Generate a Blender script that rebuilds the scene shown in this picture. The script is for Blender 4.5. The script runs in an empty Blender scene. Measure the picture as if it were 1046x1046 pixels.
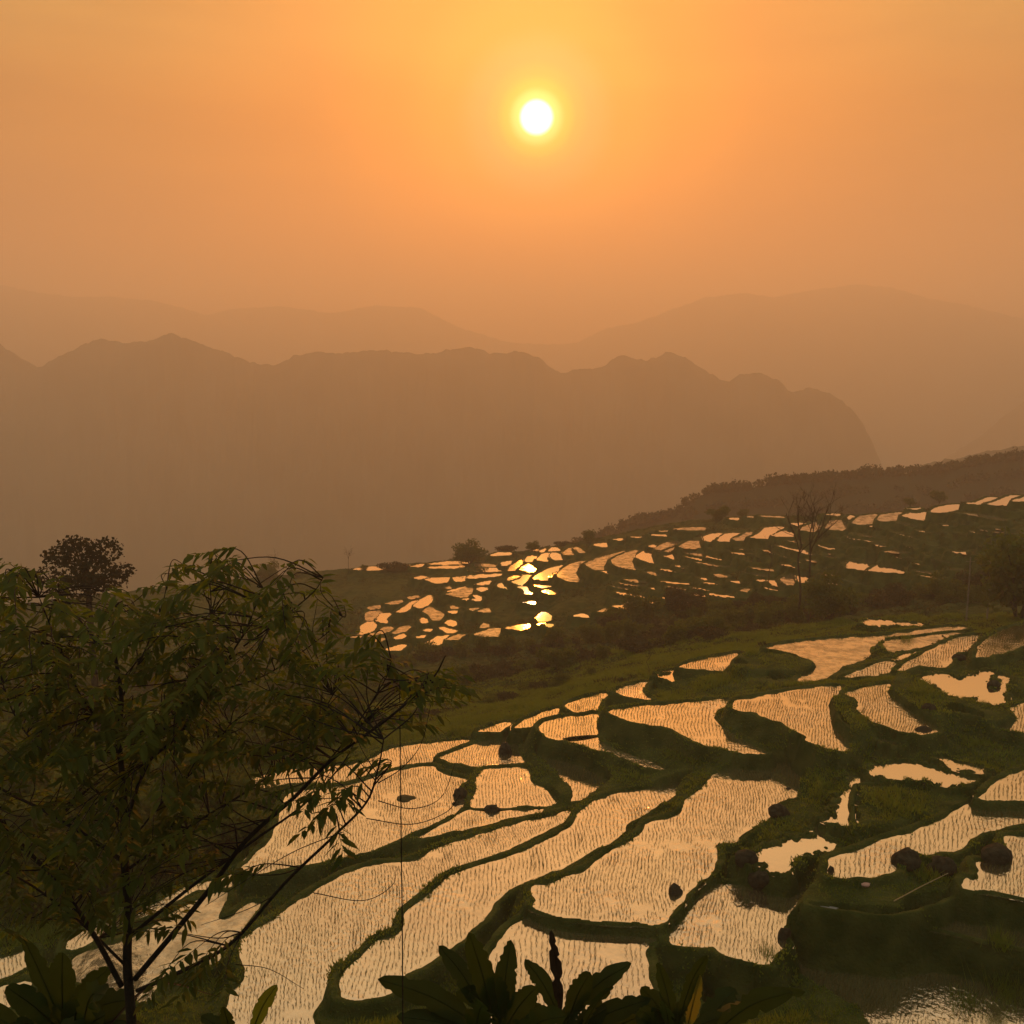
import bpy, math, random
import numpy as np
random.seed(7); rng = np.random.default_rng(7)
R = math.radians
sc = bpy.context.scene
COL = sc.collection

# ------------------------------------------------------------------ camera
FPX, PITCH = 1000.0, R(8.4)            # focal length in photo pixels (photo is 1046 wide), camera tilt below the horizon
cam_d = bpy.data.cameras.new('camera'); cam = bpy.data.objects.new('camera', cam_d); COL.objects.link(cam)
cam.location = (0, 0, 0); cam.rotation_euler = (R(90) - PITCH, 0, 0)
cam_d.sensor_width = 36; cam_d.sensor_height = 36; cam_d.lens = 36 * FPX / 1046
cam_d.clip_start = .1; cam_d.clip_end = 20000
sc.camera = cam

# ------------------------------------------------------------------ light, sky, exposure
SUN_EL, SUN_AZ = R(13.55), R(1.37)
SUN_DIR = (math.sin(SUN_AZ)*math.cos(SUN_EL), math.cos(SUN_AZ)*math.cos(SUN_EL), math.sin(SUN_EL))
sun_d = bpy.data.lights.new('sun', 'SUN'); sun_d.energy = 2.6; sun_d.angle = R(.5); sun_d.color = (1, .28, .03)
sun = bpy.data.objects.new('sun', sun_d); COL.objects.link(sun)
sun.rotation_euler = (R(90) + SUN_EL, 0, -SUN_AZ + math.pi); sun.rotation_euler = (R(90) - SUN_EL, 0, math.pi - SUN_AZ)
sun.location = (0, -20, 60)
vs = sc.view_settings
vs.view_transform = 'Standard'; vs.look = 'None'; vs.exposure = .12; vs.gamma = 1; vs.use_curve_mapping = False
cy = sc.cycles
cy.max_bounces = 6; cy.diffuse_bounces = 3; cy.glossy_bounces = 3; cy.transmission_bounces = 3; cy.volume_bounces = 1
cy.use_denoising = True; cy.caustics_reflective = False; cy.caustics_refractive = False
cy.sample_clamp_indirect = 6

world = bpy.data.worlds.new("World"); sc.world = world; world.use_nodes = True
nt = world.node_tree; nt.nodes.clear()
def N(t, **k):
    n = nt.nodes.new(t)
    for a, b in k.items(): setattr(n, a, b)
    return n
def L(a, b): nt.links.new(a, b)
def M(op, a, b=None, c=None, clamp=False):
    n = N('ShaderNodeMath', operation=op, use_clamp=clamp)
    for i, v in enumerate((a, b, c)):
        if v is None: continue
        if isinstance(v, (int, float)): n.inputs[i].default_value = v
        else: L(v, n.inputs[i])
    return n.outputs[0]
def ramp(fac, stops, interp='EASE'):
    n = N('ShaderNodeValToRGB'); cr = n.color_ramp; cr.interpolation = interp
    while len(cr.elements) < len(stops): cr.elements.new(.5)
    for e, (p, c) in zip(cr.elements, stops): e.position = p; e.color = (*c, 1)
    L(fac, n.inputs[0]); return n.outputs[0]
def mixc(mode, a, b, fac=1.0):
    n = N('ShaderNodeMix', data_type='RGBA', blend_type=mode); n.inputs[0].default_value = fac
    for i, v in ((6, a), (7, b)):
        if isinstance(v, tuple): n.inputs[i].default_value = (*v, 1)
        else: L(v, n.inputs[i])
    return n.outputs[2]
tc = N('ShaderNodeTexCoord')
vn = N('ShaderNodeVectorMath', operation='NORMALIZE'); L(tc.outputs['Generated'], vn.inputs[0])
dt = N('ShaderNodeVectorMath', operation='DOT_PRODUCT'); L(vn.outputs[0], dt.inputs[0]); dt.inputs[1].default_value = SUN_DIR
sx = N('ShaderNodeSeparateXYZ'); L(vn.outputs[0], sx.inputs[0])
ang = M('MULTIPLY', M('ARCCOSINE', M('MINIMUM', dt.outputs['Value'], .9999999)), 180/math.pi)      # degrees from the sun
elev = M('MULTIPLY', M('ARCSINE', sx.outputs[2]), 180/math.pi)
# dusty evening sky: brownish orange low down, straw colour high up
base = ramp(M('DIVIDE', elev, 90, clamp=True), [(0, (.36,.13,.04)), (.07, (.26,.075,.010)), (.14, (.29,.115,.010)), (.20, (.39,.235,.050)), (.30, (.48,.40,.18)), (.48, (.47,.42,.26)), (.75, (.34,.30,.20)), (1, (.26,.25,.19))])
away = ramp(M('DIVIDE', ang, 180, clamp=True), [(0, (1,1,1)), (.22, (.97,.97,.98)), (.45, (.62,.66,.72)), (1, (.34,.38,.46))])
base = mixc('MULTIPLY', base, away)
base = mixc('ADD', base, ramp(M('DIVIDE', ang, 180, clamp=True), [(0, (0,0,0)), (.28, (0,0,0)), (.55, (.19,.24,.24)), (1, (.34,.40,.41))]))      # cool dusk sky behind the viewer
# streaks of thin cloud in the dust
mp = N('ShaderNodeMapping'); L(vn.outputs[0], mp.inputs[0]); mp.inputs['Scale'].default_value = (1.6, 1.6, 9)
nz = N('ShaderNodeTexNoise'); L(mp.outputs[0], nz.inputs[0]); nz.inputs['Scale'].default_value = 2.2; nz.inputs['Detail'].default_value = 5
base = mixc('MULTIPLY', base, ramp(nz.outputs[0], [(.3, (.80,.80,.83)), (.7, (1.18,1.16,1.10))]))
a60 = M('DIVIDE', ang, 40, clamp=True)
glow = ramp(a60, [(0, (.70,.40,.15)), (.07, (.68,.37,.13)), (.12, (.55,.21,.02)), (.20, (.40,.095,.0)), (.32, (.17,.025,0)), (.55, (.04,.005,0)), (1, (0,0,0))])
core = ramp(M('DIVIDE', ang, 5, clamp=True), [(0, (6,5.6,4.4)), (.14, (6,5.4,3.6)), (.205, (1.5,1.4,.34)), (.33, (.6,.52,.0)), (.45, (.14,.16,.0)), (.60, (0,0,0)), (1, (0,0,0))])
sky = N('ShaderNodeTexSky'); sky.sky_type = 'NISHITA'; sky.sun_disc = False; sky.sun_elevation = SUN_EL; sky.sun_rotation = SUN_AZ
sky.dust_density = 6; sky.air_density = 2
bg1 = N('ShaderNodeBackground'); L(mixc('MULTIPLY', sky.outputs[0], (1,.45,.05)), bg1.inputs[0]); bg1.inputs[1].default_value = .05*.35
bg2 = N('ShaderNodeBackground'); L(mixc('ADD', mixc('ADD', base, glow), core), bg2.inputs[0]); bg2.inputs[1].default_value = 1.0
ad = N('ShaderNodeAddShader'); L(bg1.outputs[0], ad.inputs[0]); L(bg2.outputs[0], ad.inputs[1])
wo = N('ShaderNodeOutputWorld'); L(ad.outputs[0], wo.inputs[0])

# ------------------------------------------------------------------ helpers
CP, SP = math.cos(PITCH), math.sin(PITCH)
def ray(px, py):
    u, v = (px-523)/FPX, (523-py)/FPX
    return np.stack([u + 0*v, CP + v*SP + 0*u, -SP + v*CP + 0*u], -1)
def at(px, py, y):                       # point on the sight line at forward distance y (metres)
    d = ray(np.float64(px), np.float64(py)); return d * (y/d[1])
def on_z(px, py, z):
    d = ray(np.asarray(px, float), np.asarray(py, float)); return d * (z/d[..., 2])[..., None]

def mat(name, col=(.1,.1,.1), rough=.9, col2=None, scale=1.0, spec=.2, transl=0.0, tcol=None, bump=0.0, bscale=20, obj_coord=False):
    m = bpy.data.materials.new(name); m.use_nodes = True; t = m.node_tree; b = t.nodes['Principled BSDF']
    b.inputs['Roughness'].default_value = rough; b.inputs['Specular IOR Level'].default_value = spec
    b.inputs['Base Color'].default_value = (*col, 1)
    geo = t.nodes.new('ShaderNodeTexCoord' if obj_coord else 'ShaderNodeNewGeometry')
    pos = geo.outputs['Object'] if obj_coord else geo.outputs['Position']
    if col2:
        nz = t.nodes.new('ShaderNodeTexNoise'); nz.inputs['Scale'].default_value = scale; nz.inputs['Detail'].default_value = 5
        t.links.new(pos, nz.inputs['Vector'])
        cr = t.nodes.new('ShaderNodeValToRGB'); cr.color_ramp.elements[0].position = .36; cr.color_ramp.elements[1].position = .64
        cr.color_ramp.elements[0].color = (*col, 1); cr.color_ramp.elements[1].color = (*col2, 1)
        t.links.new(nz.outputs[0], cr.inputs[0]); t.links.new(cr.outputs[0], b.inputs['Base Color'])
    if bump:
        bn = t.nodes.new('ShaderNodeTexNoise'); bn.inputs['Scale'].default_value = bscale; bn.inputs['Detail'].default_value = 6
        t.links.new(pos, bn.inputs['Vector'])
        bp = t.nodes.new('ShaderNodeBump'); bp.inputs['Strength'].default_value = bump; bp.inputs['Distance'].default_value = .1
        t.links.new(bn.outputs[0], bp.inputs['Height']); t.links.new(bp.outputs[0], b.inputs['Normal'])
    if transl:
        tr = t.nodes.new('ShaderNodeBsdfTranslucent'); tr.inputs[0].default_value = (*(tcol or col), 1)
        mx = t.nodes.new('ShaderNodeMixShader'); mx.inputs[0].default_value = transl
        t.links.new(b.outputs[0], mx.inputs[1]); t.links.new(tr.outputs[0], mx.inputs[2])
        t.links.new(mx.outputs[0], t.nodes['Material Output'].inputs[0])
    return m

def tag(o, label=None, cat=None, group=None, kind=None):
    for k, v in (('label', label), ('category', cat), ('group', group), ('kind', kind)):
        if v: o[k] = v
    return o
def mesh(name, V, F, m, parent=None, smooth=False):
    """F: list of (n,k) integer arrays (all faces of one array have k corners)"""
    V = np.asarray(V, np.float32).reshape(-1, 3)
    if not isinstance(F, list): F = [F]
    F = [np.asarray(f, np.int32) for f in F if len(f)]
    me = bpy.data.meshes.new(name)
    me.vertices.add(len(V)); me.vertices.foreach_set('co', V.ravel())
    nl = sum(f.size for f in F); npol = sum(len(f) for f in F)
    me.loops.add(nl); me.loops.foreach_set('vertex_index', np.concatenate([f.ravel() for f in F]))
    st, tot, o = [], [], 0
    for f in F:
        st.append(o + np.arange(len(f))*f.shape[1]); tot.append(np.full(len(f), f.shape[1])); o += f.size
    me.polygons.add(npol)
    me.polygons.foreach_set('loop_start', np.concatenate(st).astype(np.int32))
    me.polygons.foreach_set('loop_total', np.concatenate(tot).astype(np.int32))
    if smooth: me.polygons.foreach_set('use_smooth', np.ones(npol, bool))
    me.update(calc_edges=True); me.validate()
    me.materials.append(m)
    ob = bpy.data.objects.new(name, me); COL.objects.link(ob)
    if parent: ob.parent = parent
    return ob
def empty(name, loc, label=None, cat=None, group=None):
    o = bpy.data.objects.new(name, None); COL.objects.link(o); o.location = [float(v) for v in loc]; o.empty_display_size = .2
    return tag(o, label, cat, group)
def copy_tree(root, loc, rz=0, s=1.0, sz=None, label=None, group=None):
    r = root.copy(); COL.objects.link(r)
    r.location = [float(v) for v in loc]; r.rotation_euler = (0, 0, rz); r.scale = (s, s, sz or s)
    if label: r['label'] = label
    if group: r['group'] = group
    for ch in list(root.children):
        c = ch.copy(); COL.objects.link(c); c.parent = r
    return r

_lat = rng.random((256, 256))
def noise(x, y):                                          # value noise 0..1
    xi, yi = np.floor(x).astype(int), np.floor(y).astype(int); fx, fy = x-xi, y-yi
    fx, fy = fx*fx*(3-2*fx), fy*fy*(3-2*fy)
    a = lambda i, j: _lat[(xi+i) & 255, (yi+j) & 255]
    return (a(0,0)*(1-fx)+a(1,0)*fx)*(1-fy) + (a(0,1)*(1-fx)+a(1,1)*fx)*fy
def fbm(x, y, o=4):
    s, a = 0, .5
    for k in range(o): s = s + a*noise(x*2**k+17.3*k, y*2**k+5.1*k); a *= .5
    return s/(1-.5**o)
def sstep(a, b, x):
    t = np.clip((x-a)/(b-a), 0, 1); return t*t*(3-2*t)

def tube(pts, radii, sides=6):
    P = np.asarray(pts, float); n = len(P); radii = np.broadcast_to(np.asarray(radii, float), n)
    T = np.gradient(P, axis=0); T /= np.linalg.norm(T, axis=1)[:, None] + 1e-9
    ref = np.where(np.abs(T[:, 2:3]) > .9, [[1., 0, 0]], [[0., 0, 1]])
    A = np.cross(T, ref); A /= np.linalg.norm(A, axis=1)[:, None]; B = np.cross(T, A)
    th = np.arange(sides)*2*np.pi/sides
    V = P[:, None] + radii[:, None, None]*(np.cos(th)[None, :, None]*A[:, None] + np.sin(th)[None, :, None]*B[:, None])
    i = np.arange(n-1)[:, None]*sides; j = np.arange(sides); k = (j+1) % sides
    F = np.stack([i+j, i+k, i+sides+k, i+sides+j], -1).reshape(-1, 4)
    return V.reshape(-1, 3), F
class MB:
    def __init__(s): s.V, s.F, s.n = [], {}, 0
    def add(s, V, F):
        V = np.asarray(V, float).reshape(-1, 3); F = np.asarray(F)
        s.V.append(V); s.F.setdefault(F.shape[1], []).append(F + s.n); s.n += len(V)
    def tube(s, *a, **k): s.add(*tube(*a, **k))
    def build(s, name, m, parent=None, smooth=False, origin=None):
        V = np.concatenate(s.V)
        if origin is not None: V = V - np.asarray(origin)
        return mesh(name, V, [np.concatenate(f) for f in s.F.values()], m, parent, smooth)
def curve(pts, n=8):                                      # Catmull-Rom through points
    P = np.asarray(pts, float); P = np.vstack([2*P[0]-P[1], P, 2*P[-1]-P[-2]]); out = []
    for i in range(1, len(P)-2):
        t = np.linspace(0, 1, n, endpoint=False)[:, None]; a, b, c, d = P[i-1], P[i], P[i+1], P[i+2]
        out.append(.5*(2*b + (c-a)*t + (2*a-5*b+4*c-d)*t**2 + (3*b-a-3*c+d)*t**3))
    return np.vstack(out + [P[-2:-1]])
# ------------------------------------------------------------------ the terraces: plan of every flooded paddy
TILE = {'A': (400,640,5.23), 'B': (560,640,5.23), 'C': (700,620,5.23), 'D': (846,620,5.23), 'E': (846,780,5.23), 'F': (680,780,5.23),
        'G': (500,840,5.23), 'H': (200,740,4.358), 'K': (240,786,4.023), 'M': (0,786,4.023), 'N': (746,810,3.487), 'P': (0,0,1),
        's': (360,540,7.471), 't': (480,520,7.471), 'u': (600,500,7.471), 'v': (720,500,7.471), 'w': (840,480,7.471), 'x': (906,500,7.471)}
def pts(t, s):
    ox, oy, k = TILE[t]; a = np.array([[float(v) for v in p.split(',')] for p in s.split()]); return a/k + [ox, oy]
# (sheet, level in metres below eye, kind, outline): r = planted rice, p = open pond, d = weedy dim water, l = raised land without water
NEAR = [
('P',-28.0,'r','480,756 440,760 400,765 375,778 330,785 295,787 262,795 240,806 262,806 300,800 355,799 392,787 415,782 440,779 441,776 450,769 463,762'),
('P',-27.5,'r','441,783 415,786 392,792 355,803 300,810 290,826 285,842 278,860 262,875 250,888 268,890 300,885 338,877 379,868 406,856 440,843 455,836 468,826 471,818 466,812 467,803 475,797 445,788'),
('A',-27.6,'r','270,700 320,680 400,650 480,620 600,590 690,580 685,610 660,655 690,725 640,740 560,740 500,755 450,750 400,735 330,725'),
('A',-27.3,'r','500,770 600,760 700,755 715,790 740,830 800,870 840,900 870,930 860,955 650,960 540,972 440,960 450,920 465,880 460,830 480,795'),
('P',-27.3,'r','484,829 500,829 519,829 555,827 530,833 504,839 470,847 440,853 424,856 440,851 463,839 478,829'),
('P',-26.9,'r','582,829 560,835 530,842 500,851 478,858 450,867 435,875 410,883 385,884 357,893 334,905 320,913 310,920 290,935 265,950 252,960 250,975 255,992 250,1005 240,1015 230,1040 225,1075 315,1075 317,1040 322,1027 331,1015 332,1000 339,985 359,975 379,957 399,945 414,928 439,908 464,888 500,873 523,864 552,850 577,836'),
('P',-26.2,'r','701,801 667,806 636,810 615,816 598,827 583,847 534,872 500,883 464,895 439,915 419,933 412,952 389,962 374,977 357,992 349,1005 352,1017 365,1020 380,1018 394,1015 411,997 429,985 449,972 471,958 489,940 500,922 517,909 529,902 543,896 557,891 580,882 606,867 632,853 638,842 650,836 669,824 685,819 688,812'),
('P',-25.2,'r','778,778 763,783 738,790 727,796 718,808 704,818 697,832 680,838 663,842 659,850 641,863 622,874 603,888 586,895 563,904 546,907 550,920 547,926 563,932 582,936 607,939 630,941 653,941 670,943 682,933 692,921 697,912 709,902 718,895 725,887 730,870 728,862 749,862 751,855 760,847 772,841 784,833 781,826 802,818 810,818 812,809 816,801 831,790 841,779 820,779 800,780'),
('P',-25.6,'r','542,938 565,944 586,948 607,950 634,953 666,957 659,964 657,981 660,1000 668,1030 668,1075 480,1075 490,1020 505,975 521,953'),
('F',-25.5,'r','240,670 330,655 420,660 460,680 550,685 580,665 780,670 740,730 710,790 660,840 610,860 600,920 630,960 580,1010 530,1060 480,1050 330,1020 260,970 150,980 50,960 30,930 110,830 180,740'),
('N',-26.7,'r','140,600 200,578 400,588 700,612 1046,660 1250,690 1250,980 600,980 480,800 400,740 320,692 270,662'),
('E',-25.1,'r','400,850 480,815 600,795 750,795 1046,820 1300,850 1300,1020 1046,975 850,940 640,885 540,868'),
('E',-23.8,'r','1300,390 1046,395 960,400 970,470 950,525 880,540 800,530 825,575 820,640 760,620 740,665 850,675 1046,712 1300,760'),
('E',-24.0,'r','20,530 60,505 200,460 330,410 460,370 560,330 640,290 700,250 800,205 900,215 1046,240 1300,260 1300,300 1046,315 960,330 870,350 800,370 740,400 700,440 650,460 560,460 520,480 450,455 380,465 345,500 340,550 330,580 250,590 150,605 30,600'),
('E',-23.6,'r','820,190 850,160 900,120 960,80 1046,45 1250,-10 1250,200 1046,195 960,190 880,190'),
('D',-23.7,'p','240,875 300,855 380,840 450,850 520,855 600,880 700,900 765,930 740,945 690,960 600,945 520,930 400,915 300,905'),
('D',-23.6,'p','600,805 650,822 700,845 810,865 800,885 700,868 640,845'),
('E',-24.2,'p','120,80 150,78 190,105 228,125 140,132 127,170 132,230 132,312 60,322 5,312 20,285 55,280 75,200 115,170'),
('F',-24.6,'p','460,520 520,480 600,445 700,420 780,400 808,400 818,350 838,390 872,425 830,452 760,465 690,490 640,540 632,572 600,582 540,535 490,525'),
('D',-23.4,'p','265,702 320,708 385,720 340,734'),
('C',-23.3,'r','285,500 350,490 480,465 640,440 820,425 800,480 775,540 790,600 830,650 860,700 855,750 830,765 720,740 665,715 660,690 560,640 480,610 380,570 275,545'),
('D',-23.0,'r','95,465 180,440 325,410 300,450 340,490 400,530 450,570 520,600 560,630 568,665 520,682 460,670 390,665 300,630 250,620 210,590 160,570 180,530 160,500'),
('D',-23.0,'p','510,395 560,360 600,360 680,385 740,385 830,350 870,345 880,360 835,400 860,432 900,435 930,400 915,365 945,370 952,420 925,450 940,500 900,520 820,515 790,485 700,480 640,470 590,420 540,415'),
('D',-23.4,'r','640,605 680,590 720,600 800,630 790,650 740,650'),
('D',-23.0,'r','980,540 1046,520 1200,500 1200,690 1046,675 920,655 1000,630 1020,600 1000,570'),
('D',-23.4,'r','380,345 420,305 520,250 620,200 700,165 800,150 770,190 735,225 720,245 680,245 650,265 640,300 600,325 540,325 480,315 430,330'),
('D',-22.8,'r','820,210 880,155 950,120 1046,95 1200,60 1200,170 1046,200 980,230 920,250 800,275'),
('D',-23.8,'r','85,380 160,350 250,310 300,292 360,297 330,330 310,360 200,370'),
('D',-23.8,'p','350,280 430,250 530,235 470,257 380,287'),
('D',-24.0,'d','300,205 330,178 450,167 600,147 700,137 640,170 540,200 440,225 350,245'),
('P',-24.2,'d','784,662 799,658 824,655 863,651 903,649 932,645 961,641 980,640 987,642 961,645 932,649 907,652 901,654 898,658 887,661 886,671 875,676 857,683 846,690 838,694 822,696 815,696 832,683 834,676 824,672 807,667'),
('B',-24.8,'r','715,215 770,190 850,170 970,150 1020,140 965,180 970,210 1046,250 900,235 720,220'),
('C',-24.9,'p','465,412 510,403 524,420 480,430'),
('P',-24.4,'r','623,727 636,724 663,721 694,719 722,716 743,715 740,720 730,726 727,734 738,744 760,758 782,769 760,769 732,764 715,758 700,750 684,744 667,741 650,737 633,732'),
('B',-25.7,'r','360,350 400,330 480,305 525,298 500,320 485,345 510,370 540,390 460,378'),
('B',-25.4,'p','600,268 660,255 668,290 630,282'),
('B',-25.6,'p','610,243 640,235 668,233 660,246'),
('B',-26.0,'r','100,425 160,395 240,370 310,355 280,390 260,420 250,450 170,460'),
('A',-26.6,'r','660,545 720,500 800,465 890,440 885,470 860,495 780,525'),
('A',-27.2,'r','475,560 540,530 630,515 590,540 570,560'),
('P',-25.8,'r','552,743 559,737 576,733 600,731 608,729 607,736 608,750 590,754 570,755 560,752 555,748'),
('B',-25.8,'r','110,605 255,592 275,620 330,648 400,675 480,705 560,735 620,768 560,757 480,732 380,692 280,657 190,632'),
('B',-27.0,'r','-60,672 50,715 140,740 240,790 330,855 260,890 200,920 140,935 150,880 90,820 10,735'),
('D',-25.5,'p','195,75 230,66 330,80 400,84 500,94 420,99 330,96 240,101 200,97'),
('M',-27.6,'d','290,830 330,770 440,730 560,690 700,600 800,550 920,510 870,640 900,640 1046,550 1046,580 960,680 900,750 870,790 760,800 620,900 590,960 450,900 330,860'),
('M',-28.1,'r','280,740 300,690 420,640 500,600 640,562 700,522 800,478 920,448 1046,380 1046,432 930,480 800,502 690,552 620,592 500,632 400,680 340,720'),
('M',-28.1,'r','-300,830 0,780 60,765 130,745 120,790 60,830 0,850 -300,920'),
('M',-27.6,'r','-300,980 0,905 60,895 120,875 60,945 30,970 -300,1060'),
('N',-27.6,'p','-70,760 40,785 70,860 -70,930'),
('N',-24.2,'l','330,310 560,300 700,230 850,205 845,330 740,395 560,432 420,418 270,395'),
('C',-23.9,'l','250,285 350,245 560,262 685,300 620,335 400,330 300,320'),
('D',-22.6,'l','40,480 100,480 150,560 220,620 120,650 60,590'),
('E',-23.9,'l','150,110 400,120 640,150 780,110 640,225 330,315 150,325'),
('D',-22.5,'l','400,350 500,400 600,480 760,500 960,560 900,600 700,560 560,580 440,500 360,430'),
]
FAR = {
's': '''10,310 120,290 255,295 250,310 130,318|290,290 430,275 420,292 300,300|450,290 540,270 520,290|585,270 750,250 900,255 880,265 700,275|580,295 700,285 840,285 830,300 620,303|470,378 530,362 572,372 550,385|565,390 620,375 770,378 740,405 640,415|780,375 900,358 1046,345 1046,370 900,385 800,405|720,450 760,440 740,460|725,480 800,460 880,435 860,455 780,478|720,500 790,480 900,445 935,460 860,525 800,515|850,540 880,530 900,550|920,545 955,535 930,505 970,520 965,550|955,425 1046,400 1020,430|955,460 1000,440 1020,465 980,480|265,570 340,550 380,550 340,575|345,640 400,600 470,550 500,525 490,560 440,600 400,630|430,525 490,512 500,520 440,535|480,590 520,550 590,508 605,530 570,580 520,605|550,630 590,600 625,625 690,655 650,700 620,690 590,650|530,690 550,680 565,710 540,720|720,720 750,695 780,720 770,745|755,590 800,605 770,612|740,635 790,628 780,645|905,610 960,605 930,628|965,630 1030,610 1040,638|670,750 720,765 790,780 740,797|570,875 620,850 660,825 750,815 700,850 640,890|720,850 780,820 850,805 800,840|945,810 1046,780 1046,825|980,760 1010,725 1040,745|550,775 600,765 580,785|490,830 550,815 530,830|265,920 320,905 400,885 350,930|330,830 390,805 385,830 350,840|320,800 380,750 435,745 390,785|110,820 200,790 260,750 310,765 220,800|200,700 230,650 290,650 245,690 260,720|110,650 170,615 215,640 160,690 120,700|70,800 80,740 150,700 175,740 120,800|125,600 205,585 200,608 140,612|0,830 60,805 70,825|130,860 240,835 220,855''',
't': '''160,355 230,330 310,335 300,350|40,420 70,415 200,430 180,440 60,440|0,455 200,450 300,460 200,475 0,475|0,510 120,500 270,495 180,515 0,530|245,410 310,395 300,420 260,430|300,470 330,430 400,390 410,410 380,435 340,470|390,460 440,420 490,460 470,480|430,400 450,360 505,360 490,400|465,325 515,305 515,335|520,385 560,345 600,335 625,390 580,400|530,330 580,300 570,325|610,320 640,290 680,315|620,360 640,330 710,360 690,390 650,385|725,330 760,300 800,310 790,345 740,350|800,290 830,300 870,330 850,335|295,545 320,515 400,505 370,525|330,555 400,530 430,495 475,495 430,540 390,580|490,530 560,480 640,445 725,430 660,480 600,510 580,540|620,520 670,480 655,520|680,510 700,470 780,420 890,390 830,440 790,480 830,555 760,550|880,430 920,400 1046,360 1046,400 1010,430 1000,470 920,450|65,575 160,545 130,575|60,610 120,590 110,625|220,590 240,565 250,590 310,600 300,610|370,595 420,590 435,620 470,640 440,650 420,610|495,560 520,545 600,565 620,590 560,600 510,580|560,625 600,620 640,645 620,650|420,710 480,708 490,720|270,910 340,895 470,875 430,905 400,920|520,830 560,785 605,810 600,850 540,855|530,880 560,870 570,890|590,880 620,880 610,900|800,815 860,800 900,825 840,820|50,960 150,920 220,910 200,970''',
'u': '''0,570 80,530 180,500 300,465 240,500 160,545 120,580 110,615 60,610|110,620 200,635 300,655 200,650|190,545 240,510 330,475 425,455 370,490 345,530 350,580 405,615 330,605 230,580|380,510 440,470 515,455 500,500 520,550 580,575 480,555 420,535|530,450 600,410 695,390 690,405 620,430 550,460|540,470 600,455 680,420 670,450 600,475|560,490 640,485 715,530 690,540 620,515|710,435 780,395 875,395 875,445 780,450|740,470 860,480 885,510 800,495|900,360 1040,335 980,375 930,400|660,300 760,290 890,290 880,312 740,308|550,318 640,310 650,325|480,345 600,345 715,352 600,358|60,420 140,410 180,435 90,435|200,380 265,375 250,388|340,360 415,360 380,370|480,430 530,420 510,440|205,890 270,885 330,860 390,850 370,890 340,930 280,910|90,935 160,905 150,925|480,850 560,855 500,865|450,630 560,643 700,655 560,660|200,738 360,755 340,767|985,645 1046,660 1020,670|940,450 1046,465 1020,475''',
'v': '''5,360 60,340 140,335 80,380 50,400 10,385|100,390 170,340 255,330 190,365 180,400|220,375 280,360 350,320 330,385 260,390|360,365 440,330 470,290 620,280 540,320 500,375 420,375|520,355 600,320 690,295 690,330 650,360|670,260 770,255 700,275|720,310 800,270 890,240 870,290 810,325 790,310|175,220 245,215 240,235|320,205 385,205 370,218|415,198 580,205 600,218 470,212|910,190 1020,185 1010,200|930,300 970,240 1010,235 1046,250 1046,310|45,450 140,460 130,472|450,458 600,488 700,520 620,512|560,428 700,453 860,488 820,499 680,463|200,478 400,503 570,533 400,517|0,508 200,543 150,543|80,650 160,660 140,670|590,690 640,655 700,635 690,690 650,730 620,710|720,660 780,640 775,700 740,710|410,695 440,680 460,700|500,700 520,695 560,740|280,770 330,755 310,780|870,423 1000,438 1046,460 950,452''',
'w': '''35,445 65,400 110,380 160,400 200,400 165,425 155,460 80,460|205,365 230,345 240,360 215,378|240,405 300,350 430,338 400,370 370,410 300,420|350,423 480,438 620,470 500,452|430,375 470,340 630,322 570,360 540,390 470,395|570,395 640,410 740,425 680,432|620,350 700,325 780,320 760,385 690,370|650,295 740,290 710,302|840,325 880,285 1040,260 1030,300 940,320|560,478 700,503 860,545 800,542|190,745 230,700 330,680 430,655 370,720 320,765 230,755|370,770 450,720 520,680 570,700 600,740 605,785 480,780|490,625 570,610 680,628 600,634''',
'x': '''615,105 700,95 790,60 860,65 800,95 680,115|770,115 850,90 940,50 1005,42 930,85 900,120|960,90 1046,60 1200,20 1200,60 1046,90|820,133 1000,158 950,167|540,178 700,188 850,213 900,240 820,229 680,202|430,318 540,333 620,360 540,352|500,475 620,480 690,468 745,480 755,510 640,495|725,440 800,420 790,435|230,565 340,570 280,577''',
}
# lie of the land: sight line and level of known spots
SPOTS = [(300,1000,-27.2),(480,980,-26.8),(620,980,-26.2),(760,940,-25.7),(930,1020,-26.5),(950,850,-24.1),(1020,870,-23.9),(1030,800,-23.6),(930,790,-23.8),
 (800,870,-24.7),(700,850,-25.3),(600,860,-26.3),(480,870,-26.9),(400,830,-27.5),(400,770,-28),(480,765,-27.6),(520,800,-27.4),(590,745,-26),(690,740,-24.7),
 (800,730,-23.6),(900,725,-23.2),(710,680,-24.9),(645,705,-25.8),(840,665,-24.3),(930,665,-23.5),(1020,655,-22.9),(980,700,-23),(555,735,-26.6),(500,747,-27.3),
 (100,960,-28),(0,1000,-27.8),(0,820,-30),(200,760,-33),(350,720,-35),(480,720,-33),(600,682,-32),(700,650,-30.5),(800,640,-28.5),(900,628,-27.3),(1000,625,-25.8),(1046,630,-24.5),
 (450,680,-42),(560,660,-40),(680,625,-36.5),(800,605,-33.5),(900,598,-31),(1000,590,-28.5),(1046,580,-27),
 (390,650,-46),(440,640,-45),(450,600,-44.5),(560,610,-41),(400,578,-45.5),(330,585,-46),(250,590,-47),(0,600,-50),(530,565,-42.5),(560,560,-42),
 (640,575,-37),(600,600,-39),(600,548,-40),(680,560,-34.5),(680,535,-34),(760,545,-31),(760,530,-30.5),(760,590,-33.5),(850,540,-28.5),(850,525,-28),
 (900,575,-29.5),(930,525,-25.5),(1000,545,-25.5),(1000,512,-23.5),(1046,508,-22),(1046,540,-24),(680,600,-36.5)]
SP3 = [on_z(*s) for s in SPOTS]
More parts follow.
